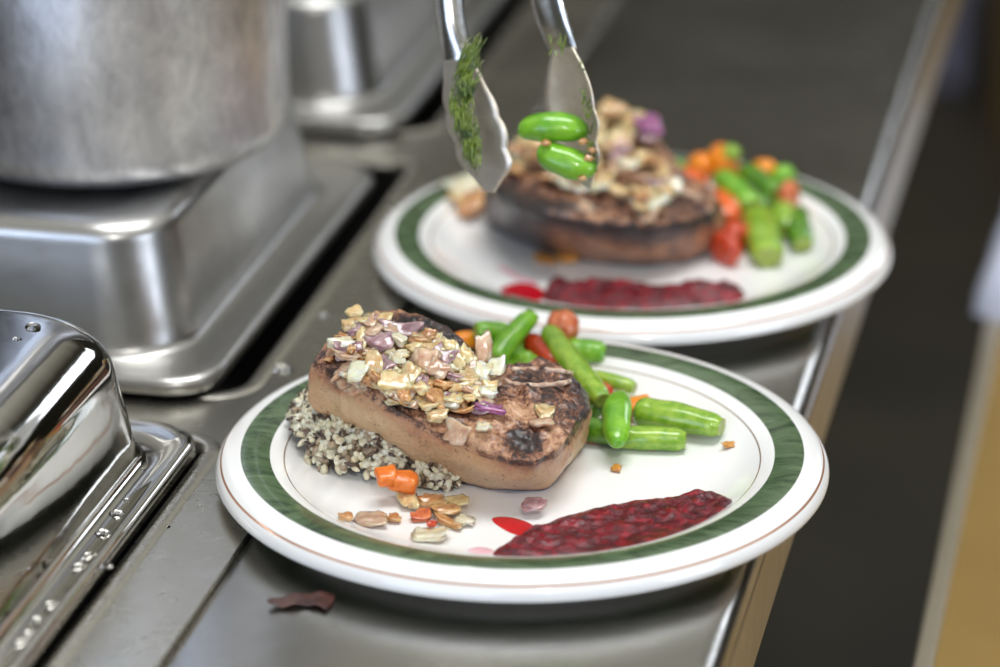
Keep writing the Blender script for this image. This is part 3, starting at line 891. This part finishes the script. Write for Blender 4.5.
def wedge(name, x, y, L, W, th, a, h, kd, lab, cat, pc=PC1, grp=None):
    return dice(kd, name, x, y, L, W, th, a, lab, pc, cat, h, grp, .6)
wedge('carrot_piece', 641, 407, 30, 34, .0040, .1, .0055, 'carrot', 'bright orange yellow carrot wedge tucked behind the large pale bean', 'carrot')
for (x, y, a, lab) in ((616, 471, 1.4, 'tiny golden crumb alone on the white below the upright bean'), (728, 447, .1, 'tiny flat golden crumb near the right inner gold line'), (651, 450, 0, 'golden crumb touching the bean with the browned end'),
                       (593, 443, .2, 'golden brown crumb beside the right tip of the front chop')):
    chip('seed', 'crumb', x, y, 11 if x > 600 else 20, 10, a, PC1, None, .0006, lab, None, th=.0010, tilt=.1, cat='crumb')

# ------------------------------------------------------------------ sauces
def blobmesh(name, outline, pc, H, mat, label, cat, lump=1., ns=200, rings=26, flat=False, grp=None):
    O = resample([Vector((*[float(v) for v in on_plate(x, y, pc)[:2]], 0)) for x, y in outline], ns)
    n = len(O); cen = sum(O, Vector()) / n
    # main axis
    far = max(O, key=lambda p: (p - cen).length); d = (far - cen).normalized()
    ext = [(p - cen).dot(d) for p in O]; lo, hi = min(ext), max(ext)
    V = []; Fc = []
    for j in range(rings + 1):
        t = j / rings
        for k in range(n):
            s = max(lo * .78, min(hi * .78, (O[k] - cen).dot(d)))
            sp = cen + d * s
            p = O[k].lerp(sp, t)
            z = plate_z((Vector((p.x, p.y, 0)) - pc).length)
            env = math.sin(min(1, t * 1.35) * PI / 2) ** .75
            hh_ = H * env
            if not flat:
                c = Vector((p.x, p.y, 0))
                v = noise.voronoi(c * 150)[0][0]
                hh_ *= 1 + lump * (.32 * fbm(c, 70, 3) + .22 * (.4 - v) + .20 * fbm(c, 230, 3))
                if j == 0: p = p + (p - sp).normalized() * .0009 * noise.noise(c * 300)
            V.append((p.x, p.y, z + .0001 + max(0, hh_)))
    for i in range(rings):
        for k in range(n):
            k2 = (k + 1) % n; Fc.append((i * n + k, i * n + k2, (i + 1) * n + k2, (i + 1) * n + k))
    o = mesh(name, V, Fc, M[mat]); return tag(o, label, cat, grp)
def cz(L, ox, oy, s): return [(ox + a / s, oy + b / s) for a, b in L]
s1 = cz([(82, 288), (120, 262), (165, 232), (215, 212), (250, 196), (340, 172), (420, 158), (500, 152), (560, 142), (610, 134), (655, 140), (680, 154), (640, 186), (560, 226), (480, 254), (380, 276), (250, 290), (150, 294)], 460, 440, 2.5)
blobmesh('cranberry_sauce', s1, PC1, .0048, 'sauce', 'glossy dark red cranberry sauce on the nearer plate', 'sauce', 1.3)
blobmesh('red_juice', cz([(80, 198), (100, 192), (140, 196), (180, 212), (190, 232), (160, 240), (130, 234), (95, 215)], 460, 440, 2.5), PC1, .0005, 'juice', 'bright red juice puddle at the left tip of the nearer sauce', 'sauce', flat=True)
blobmesh('pink_juice', cz([(20, 275), (45, 268), (75, 272), (85, 282), (60, 286), (30, 284)], 460, 440, 2.5), PC1, .0002, 'juice_pink', 'faint pink juice stain left of the nearer sauce', 'sauce', flat=True)
s2 = [(543, 300), (548, 284), (556, 280), (566, 292), (585, 287), (602, 283), (625, 289), (650, 294), (675, 292), (690, 285), (700, 281), (712, 290), (732, 288), (745, 294), (738, 301), (700, 306), (650, 310), (600, 309), (565, 305)]
blobmesh('cranberry_sauce', s2, PC2, .0058, 'sauce', 'blurred dark cranberry sauce on the farther plate', 'sauce', 1.3, 140, 18)
blobmesh('red_juice', [(500, 290), (515, 283), (532, 284), (545, 292), (540, 301), (520, 299), (505, 296)], PC2, .0006, 'juice', 'blurred bright red juice left of the farther sauce', 'sauce', flat=True)
blobmesh('pink_juice', [(497, 266), (508, 268), (522, 277), (538, 281), (530, 284), (512, 277)], PC2, .0004, 'juice_pink', 'thin pink juice streak above the red juice on the farther plate', 'sauce', flat=True)

# ------------------------------------------------------------------ back plate food
G3 = 'cooked onion pieces heaped on the farther chop'
LB3 = {'Y': 'blurred golden onion piece heaped on the farther chop', 'W': 'blurred pale onion piece heaped on the farther chop', 'P': 'blurred purple onion piece heaped on the farther chop',
       'R': 'blurred pinkish onion piece heaped on the farther chop', 'B': 'blurred browned onion piece heaped on the farther chop'}
poly2 = [(512, 150), (540, 130), (590, 118), (640, 122), (655, 145), (664, 170), (672, 200), (650, 215), (600, 212), (560, 205), (525, 190), (510, 170)]
cnt = 0
while cnt < 75:
    x, y = rng.uniform(505, 675), rng.uniform(112, 218)
    if not inside(x, y, poly2): continue
    k = rng.choice('YYYYWBBRYP') if y > 135 else rng.choice('YYYBB'); cnt += 1
    chip(KM[k], 'onion_piece', x, y + 4, rng.uniform(15, 28), rng.uniform(12, 20), rng.uniform(0, PI), PC2, bvh2, rng.uniform(0, .009), LB3[k], G3 + {'Y': '', 'W': ', pale', 'B': ', browned', 'R': ', pinkish', 'P': ', purple'}[k], th=.0018, tilt=.3)
def two(kd, x, y, L, W, a, lab, lift=.008, name='onion_piece', bvh=bvh2, **kw):
    return chip(kd, name, x, y, L, W, a, PC2, bvh, lift, lab, None, **kw)
two('onion_white', 650, 213, 34, 26, -.1, 'large blurred white onion slice at the right of the farther heap', .003, th=.003)
two('onion_violet', 648, 146, 24, 30, .3, 'blurred violet onion piece at the top right of the farther heap', .010, th=.003)
two('onion_white', 628, 186, 20, 24, .1, 'blurred pinkish white onion chunk amid the farther heap', .010, th=.003)
two('onion_yellow', 612, 134, 34, 26, 0, 'blurred golden onion clump topping the farther heap', .008, th=.006, e=.8)
two('onion_yellow', 584, 140, 34, 26, 0, 'blurred golden onion clump left of the topmost one in the farther heap', .007, th=.005, e=.8)
two('onion_yellow', 540, 170, 40, 34, 0, 'blurred golden onion clump behind the held beans', .007, th=.006, e=.8)
two('onion_white', 466, 192, 42, 40, .3, 'blurred white onion slice on the farther plate beside the left tong head', .003, bvh=None, th=.003)
two('onion_brown', 474, 214, 32, 40, .1, 'blurred tan onion clump left of the farther chop', .003, bvh=None, th=.005, e=.8)
two('onion_yellow', 460, 205, 24, 26, .1, 'blurred yellow onion bit left of the tan clump on the farther plate', .002, bvh=None, th=.003, e=.8)
two('seed', 545, 262, 20, 18, .1, 'left of the two blurred crumbs before the farther chop', .001, 'crumb', bvh=None, cat='crumb')
two('seed', 566, 262, 20, 24, .1, 'right of the two blurred crumbs before the farther chop', .001, 'crumb', bvh=None, cat='crumb', th=.002)

q = PC2
GB2 = 'green bean pieces on the farther plate'
bean('green_bean', P_(757, 216, .0080), P_(769, 258, .0065), 0.0083, 0.0085, 'bean', 'fat light green bean pointing forward on the farther plate', .0008, group=GB2)
bean('green_bean', P_(782, 208, .0075), P_(789, 230, .0065), 0.0067, 0.0061, 'bean', 'short blurred green bean in the middle right of the farther pile', .0005, group=GB2)
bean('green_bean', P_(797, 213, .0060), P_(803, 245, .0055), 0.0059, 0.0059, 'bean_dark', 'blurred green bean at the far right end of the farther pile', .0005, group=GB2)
bean('green_bean', P_(722, 178, .0160), P_(753, 207, .0130), 0.0068, 0.0063, 'bean_bright', 'blurred green bean slanting across the peppers on the farther plate', .0008, group=GB2)
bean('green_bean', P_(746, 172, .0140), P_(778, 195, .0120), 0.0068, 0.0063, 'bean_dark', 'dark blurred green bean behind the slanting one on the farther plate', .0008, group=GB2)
bean('green_bean', P_(668, 172, .0120), P_(682, 170, .0110), 0.0068, 0.0063, 'bean_bright', 'blurred green bean stub beside the farther chop', .0003, group=GB2, round_ends=True)
bean('green_bean', P_(780, 170, .0080), P_(788, 182, .0080), 0.0061, 0.0055, 'bean_bright', 'blurred green bean stub at the back right of the farther pile', .0003, group=GB2, round_ends=True)
bean('green_bean', P_(722, 154, .0120), P_(740, 153, .0120), 0.0049, 0.0049, 'bean', 'yellowish green bean tip at the very back of the farther pile', .0003, group=GB2, round_ends=True)
bean('green_bean', P_(752, 205, .0075), P_(772, 206, .0075), 0.0067, 0.0061, 'bean_dark', 'dark green bean piece under the middle of the farther pile', .0003, group=GB2)
bean('carrot_piece', P_(708, 164, .0150), P_(738, 161, .0150), .0105, .0095, 'carrot', 'bright orange carrot chunk at the top of the farther pile', .0005, 'carrot', round_ends=True)
bean('carrot_piece', P_(690, 168, .0130), P_(712, 164, .0130), 0.0067, 0.0073, 'carrot', 'orange carrot chunk left of the bright one in the farther pile', .0005, 'carrot', round_ends=True)
bean('carrot_piece', P_(756, 168, .0120), P_(774, 173, .0110), 0.0061, 0.0059, 'carrot', 'small orange carrot chunk at the back right of the farther pile', .0005, 'carrot', round_ends=True)
bean('pepper_piece', P_(672, 184, .0110), P_(706, 190, .0110), .0110, .0090, 'carrot_red', 'blurred orange red pepper strip next to the farther chop', .0005, 'pepper', round_ends=True)
bean('pepper_piece', P_(712, 196, .0130), P_(732, 222, .0100), .0086, .0080, 'carrot_red', 'blurred red pepper strip under the slanting bean', .0005, 'pepper', round_ends=True)
bean('tomato_piece', P_(780, 196, .0120), P_(798, 196, .0110), 0.0083, 0.0083, 'tomato_pulp', 'blurred pinkish orange tomato chunk at the right of the farther pile', .0003, 'tomato', round_ends=True)
bean('cherry_tomato', P_(718, 252, .0075), P_(733, 247, .0080), 0.0100, 0.0095, 'tomato', 'glossy red cherry tomato with a bright glint on the farther plate', .0002, 'tomato', round_ends=True)
bean('tomato_piece', P_(726, 232, .0080), P_(746, 240, .0070), 0.0079, 0.0073, 'tomato', 'blurred red tomato piece behind the glossy cherry tomato', .0003, 'tomato', round_ends=True)
bean('pepper_piece', P_(700, 208, .0070), P_(714, 214, .0070), 0.0055, 0.0055, 'onion_brown', 'blurred brownish pepper bit between the farther chop and tomato', .0003, 'pepper', round_ends=True)

# ------------------------------------------------------------------ tongs
tg = empty('serving_tongs', atd(520, 100, 1.50))
tag(tg, 'stainless steel serving tongs with scalloped heads holding two green beans above the farther plate', 'tongs')


def sheet(name, rows, mat, parent, th=.0009):
    """rows: (centre, half width vector, depth vector) -> curved sheet"""
    V = []; Fc = []; m = 14; n = len(rows)
    for (c, w, d) in rows:
        for k in range(m + 1):
            s = -1 + 2 * k / m
            V.append(c + w * s + d * (1 - s * s))
    for i in range(n - 1):
        for k in range(m): Fc.append((i * (m + 1) + k, i * (m + 1) + k + 1, (i + 1) * (m + 1) + k + 1, (i + 1) * (m + 1) + k))
    o = mesh(name, V, Fc, mat, parent)
    o.matrix_parent_inverse = parent.matrix_world.inverted()
    s = o.modifiers.new('s', 'SOLIDIFY'); s.thickness = th; s.offset = 0
    return o


bpy.context.view_layer.update()
DT = 1.49
mpx = DT / F   # metres per pixel at the tongs
def rows_for(cl, hw, wdir, ddir, dep, n=40, scal=None):
    """cl: list of (px, py) centreline; hw half widths px; wdir/ddir unit vectors; dep depth px"""
    P = resample([Vector((a, b, 0)) for a, b in cl], n, False); N = len(P); out = []
    for i, p in enumerate(P):
        t = i / (N - 1) * (len(hw) - 1); j = min(int(t), len(hw) - 2); f = t - j
        f2 = f * f * (3 - 2 * f)
        w = hw[j] * (1 - f2) + hw[j + 1] * f2; d = dep[j] * (1 - f2) + dep[j + 1] * f2
        if scal: w += scal(i / (N - 1))
        out.append((atd(p.x, p.y, DT), wdir * w * mpx, ddir * d * mpx))
    return out
# left arm: open side of the channel and head face right and a little to the camera
ww = (rr * .62 - fw * .55 - cu * .1).normalized()      # width direction of left sheet
dd = (-rr * .75 - fw * -.62).normalized()              # bulge away from the camera-right
arm = rows_for([(424, -330), (436, -150), (445, -40), (451, 20), (459, 62)], [14, 14, 15, 15, 16], (rr * .93 - fw * .35).normalized(), (-fw * .94 - rr * .34).normalized(), [9, 10, 11, 11, 6])
sheet('arm', arm, M['tong_steel'], tg)
head = rows_for([(458, 56), (466, 88), (475, 122), (484, 158), (490, 192)], [18, 28, 36, 34, 7], ww, dd, [6, 12, 16, 14, 3], 60, lambda t: 5. * (1 - t ** 5) * abs(math.sin(t * PI * 4.5)) * (1 if t > .2 else 0))
sheet('head', head, M['tong_head'], tg)
# right arm: seen nearly edge on, opening to the left
ww2 = (rr * .28 - fw * .95).normalized(); dd2 = (rr * .97 + fw * .25).normalized()
arm = rows_for([(478, -330), (520, -150), (538, -40), (549, 10), (563, 50)], [15, 16, 18, 20, 18], (rr * .75 - fw * .6).normalized(), (rr * .55 + fw * -.8).normalized(), [8, 9, 10, 10, 7])
sheet('arm', arm, M['tong_steel'], tg)
ww3 = (rr * .50 - fw * .87).normalized(); dd3 = (rr * .86 + fw * .50).normalized()
head = rows_for([(562, 48), (566, 80), (571, 120), (577, 155), (588, 188)], [20, 38, 46, 38, 6], ww3, dd3, [6, 12, 17, 14, 3], 60, lambda t: 5. * (1 - t ** 5) * abs(math.sin(t * PI * 4.5)) * (1 if t > .2 else 0))
sheet('head', head, M['tong_head'], tg)
# spring hinge out of frame
pv = [atd(424, -330, DT), atd(432, -352, DT), atd(450, -362, DT), atd(468, -352, DT), atd(478, -330, DT)]
rows = [(p, (rr * .3 - fw * .9).normalized() * .008, Vector((0, 0, .001))) for p in resample(pv, 16, False)]
sheet('spring_hinge', rows, M['tong_steel'], tg)

# herb clinging to the left head
mbh = MB(); rh = random.Random(4)
for i in range(230):
    t = rh.random(); x = 468 - 8 * t + rh.uniform(-6, 9) * (1 - t * .4); y = 48 + 105 * t + rh.uniform(-6, 6)
    if t > .5: x = 455 + (t - .5) * 34 + rh.uniform(-5, 7)
    L = rh.uniform(16, 42); cv = rh.uniform(-3, 3); an = R(rh.uniform(60, 115)) if t > .4 else R(rh.uniform(95, 130))
    pts = []
    for k in range(5):
        s = k / 4 - .5
        pts.append(atd(x + math.cos(an) * L * s + cv * (.25 - s * s) * 4, y + math.sin(an) * L * s, DT - .014 - .006 * rh.random()))
    rd = rh.uniform(.00018, .0005)
    mbh.tube(pts, [rd * .5, rd, rd * 1.1, rd, rd * .4], 6)
o = mbh.build('herb_shreds', M['herb'], None, True)
tag(o, 'wet shredded green herb clinging to the left head of the tongs', 'herb', None, 'stuff')
mbh = MB()
for i in range(46):
    t = rh.random(); x = 583 + 11 * t + rh.uniform(-4, 3); y = 62 + 112 * t + rh.uniform(-5, 5)
    if i < 12: x = 556 + rh.uniform(-7, 10); y = 46 + rh.uniform(-8, 8)
    L = rh.uniform(5, 14); an = R(rh.uniform(55, 125))
    mbh.tube([atd(x + math.cos(an) * L * s + rh.uniform(-.8, .8), y + math.sin(an) * L * s, DT - .012 - .004 * rh.random()) for s in (-.5, -.2, .1, .5)], [.0002, .0004, .0005, .0002], 6)
o = mbh.build('herb_shreds', M['herb'], None, True)
tag(o, 'thin dark herb bits stuck along the right head of the tongs', 'herb', None, 'stuff')
# two beans held
bean('green_bean', atd(517, 130, DT - .004), atd(590, 131, DT - .008), .0070, .0068, 'bean_bright', 'upper bright green bean gripped in the tongs', .0022, group='beans held in the tongs', round_ends=True)
bean('green_bean', atd(537, 149, DT - .008), atd(597, 171, DT - .012), .0074, .0070, 'bean_bright', 'lower bright green bean gripped in the tongs', -.0010, group='beans held in the tongs', round_ends=True)
o = None
for i, (x, y) in enumerate(((546, 143), (583, 142), (588, 158), (582, 178), (592, 150))):
    V, Fc = roundbox(.0022, .0018, .0014, .8, 0, .3, i, 12, 8); o = mesh('onion_bit', V, Fc, M['onion_brown']); o.location = atd(x, y, DT - .0155)
    tag(o, 'tiny golden onion bit stuck between the beans and the right tong head', 'onion', 'onion bits stuck in the right tong head')

# ------------------------------------------------------------------ scrap and water drops
sp_ = [at(x, y, 0) for x, y in ((267, 606), (285, 600), (304, 597), (322, 596), (335, 597), (333, 604), (326, 612), (316, 609), (300, 608), (282, 610))]
O = resample(sp_, 60); cen = sum(O, Vector()) / len(O); V = []; Fc = []
for j in range(9):
    t = j / 8
    for p in O:
        w = p.lerp(cen, t); u = (w - cen).dot(r0)
        V.append((w.x, w.y, .0008 + .05 * u * u * 12 + .0012 * (1 - t) * math.sin(u * 300) ** 2))
n = len(O)
for i in range(8):
    for k in range(n): Fc.append((i * n + k, i * n + (k + 1) % n, (i + 1) * n + (k + 1) % n, (i + 1) * n + k))
o = mesh('onion_skin', V, Fc, M['scrap']); s = o.modifiers.new('s', 'SOLIDIFY'); s.thickness = .0006
tag(o, 'curled dark brown onion skin scrap on the counter before the nearer plate', 'scrap')


def drops(name, lst, label):
    mb = MB()
    for (p, r, hgt) in lst:
        b = len(mb.v); N = 14
        for j in range(6):
            a = PI / 2 * j / 5
            for k in range(N):
                an = 2 * PI * k / N; q_ = 1 + .15 * math.sin(an * 2 + p.x * 999)
                mb.v.append((p.x + math.cos(an) * r * math.cos(a) * q_, p.y + math.sin(an) * r * math.cos(a) * q_, p.z + hgt * math.sin(a)))
        for j in range(5):
            for k in range(N): mb.f.append((b + j * N + k, b + j * N + (k + 1) % N, b + (j + 1) * N + (k + 1) % N, b + (j + 1) * N + k))
        mb.f.append(tuple(b + k for k in range(N)))
    o = mb.build(name, M['water'], None, True)
    return tag(o, label, 'water drops', None, 'stuff')


rw = random.Random(11)
zf = .0065 + .0056
L = [(at(x, y, zf), r, r * .45) for x, y, r in ((117, 514, .0034), (104, 534, .0038), (90, 559, .0046), (80, 569, .0042), (106, 567, .0030), (52, 608, .0045), (38, 622, .0036), (30, 636, .0036), (70, 590, .0026), (142, 470, .0018), (60, 600, .002), (22, 646, .004), (126, 500, .0015))]
drops('water_drops', L, 'clear water drops along the flange of the shiny front pan')
L = [(at(x, y, .003), r, r * .5) for x, y, r in ((283, 370, .0048), (196, 485, .0012), (166, 527, .0018), (325, 316, .003), (172, 478, .001), (200, 506, .0009))]
drops('water_drops', L, 'scattered water drops on the steel strip of the steam table beside the plates')
L = [(at(x, y, .0836), r, r * .3) for x, y, r in ((33, 327, .0042), (17, 339, .0020))]
drops('water_drops', L, 'two flat water drops on top of the shiny front pan')

# ------------------------------------------------------------------ light
def area(name, loc, target, size, sizey, power, col):
    l = bpy.data.lights.new(name, 'AREA'); l.shape = 'RECTANGLE'; l.size = size; l.size_y = sizey; l.energy = power; l.color = col
    o = bpy.data.objects.new(name, l); COL.objects.link(o); o.location = loc
    o.rotation_euler = (Vector(target) - Vector(loc)).to_track_quat('-Z', 'Y').to_euler()
    return o
area('ceiling_panel', (.2, .2, 1.75), (0, .1, 0), .6, 1.2, 25, (.97, .98, 1.0))
area('window_light', (-.9, -2.8, .9), (-.2, .1, .05), 2.2, 1.4, 38, (.60, .73, 1.0))
area('side_lamp', (2.0, -.6, .42), (-.2, .2, .05), .8, .9, 13, (.76, .84, 1.0))
area('far_edge_light', (1.5, 3.8, 1.15), (.1, .2, 0), .9, .6, 8, (.85, .9, 1.0))  # added light, puts the highlight along the shelf's rounded edge
area('flash', (.45, -1.2, 1.1), (0, .1, 0), .07, .07, 5, (1, .99, .98))

w = bpy.data.worlds.new('kitchen'); bpy.context.scene.world = w; w.use_nodes = True
nt = w.node_tree; bg = nt.nodes['Background']
tc = nt.nodes.new('ShaderNodeTexCoord'); sx = nt.nodes.new('ShaderNodeSeparateXYZ'); rp = nt.nodes.new('ShaderNodeValToRGB')
nt.links.new(tc.outputs['Generated'], sx.inputs[0]); nt.links.new(sx.outputs[2], rp.inputs[0]); nt.links.new(rp.outputs[0], bg.inputs[0])
e = rp.color_ramp.elements; e[0].position = 0.; e[0].color = (.05, .045, .033, 1); e[1].position = 1.; e[1].color = (.40, .39, .35, 1)
for p_, c_ in ((.30, (.035, .031, .022, 1)), (.38, (.05, .046, .034, 1)), (.45, (.26, .25, .21, 1)), (.50, (.46, .45, .40, 1)), (.58, (.60, .59, .54, 1))):
    x_ = e.new(p_); x_.color = c_
bg.inputs[1].default_value = 1.0

# ------------------------------------------------------------------ camera
cd = bpy.data.cameras.new('camera'); co = bpy.data.objects.new('camera', cd); COL.objects.link(co)
cd.sensor_width = 36; cd.sensor_fit = 'HORIZONTAL'; cd.lens = F * 36 / 1000; cd.clip_start = .05; cd.clip_end = 50
mt = Matrix((rr, cu, -fw)).transposed().to_4x4(); mt.translation = CAM; co.matrix_world = mt
cd.dof.use_dof = True; cd.dof.focus_distance = 1.41; cd.dof.aperture_fstop = 3.8
sc = bpy.context.scene; sc.camera = co
vs_ = sc.view_settings; vs_.view_transform = 'Standard'; vs_.look = 'None'; vs_.exposure = 0.; vs_.gamma = 1; vs_.use_curve_mapping = False
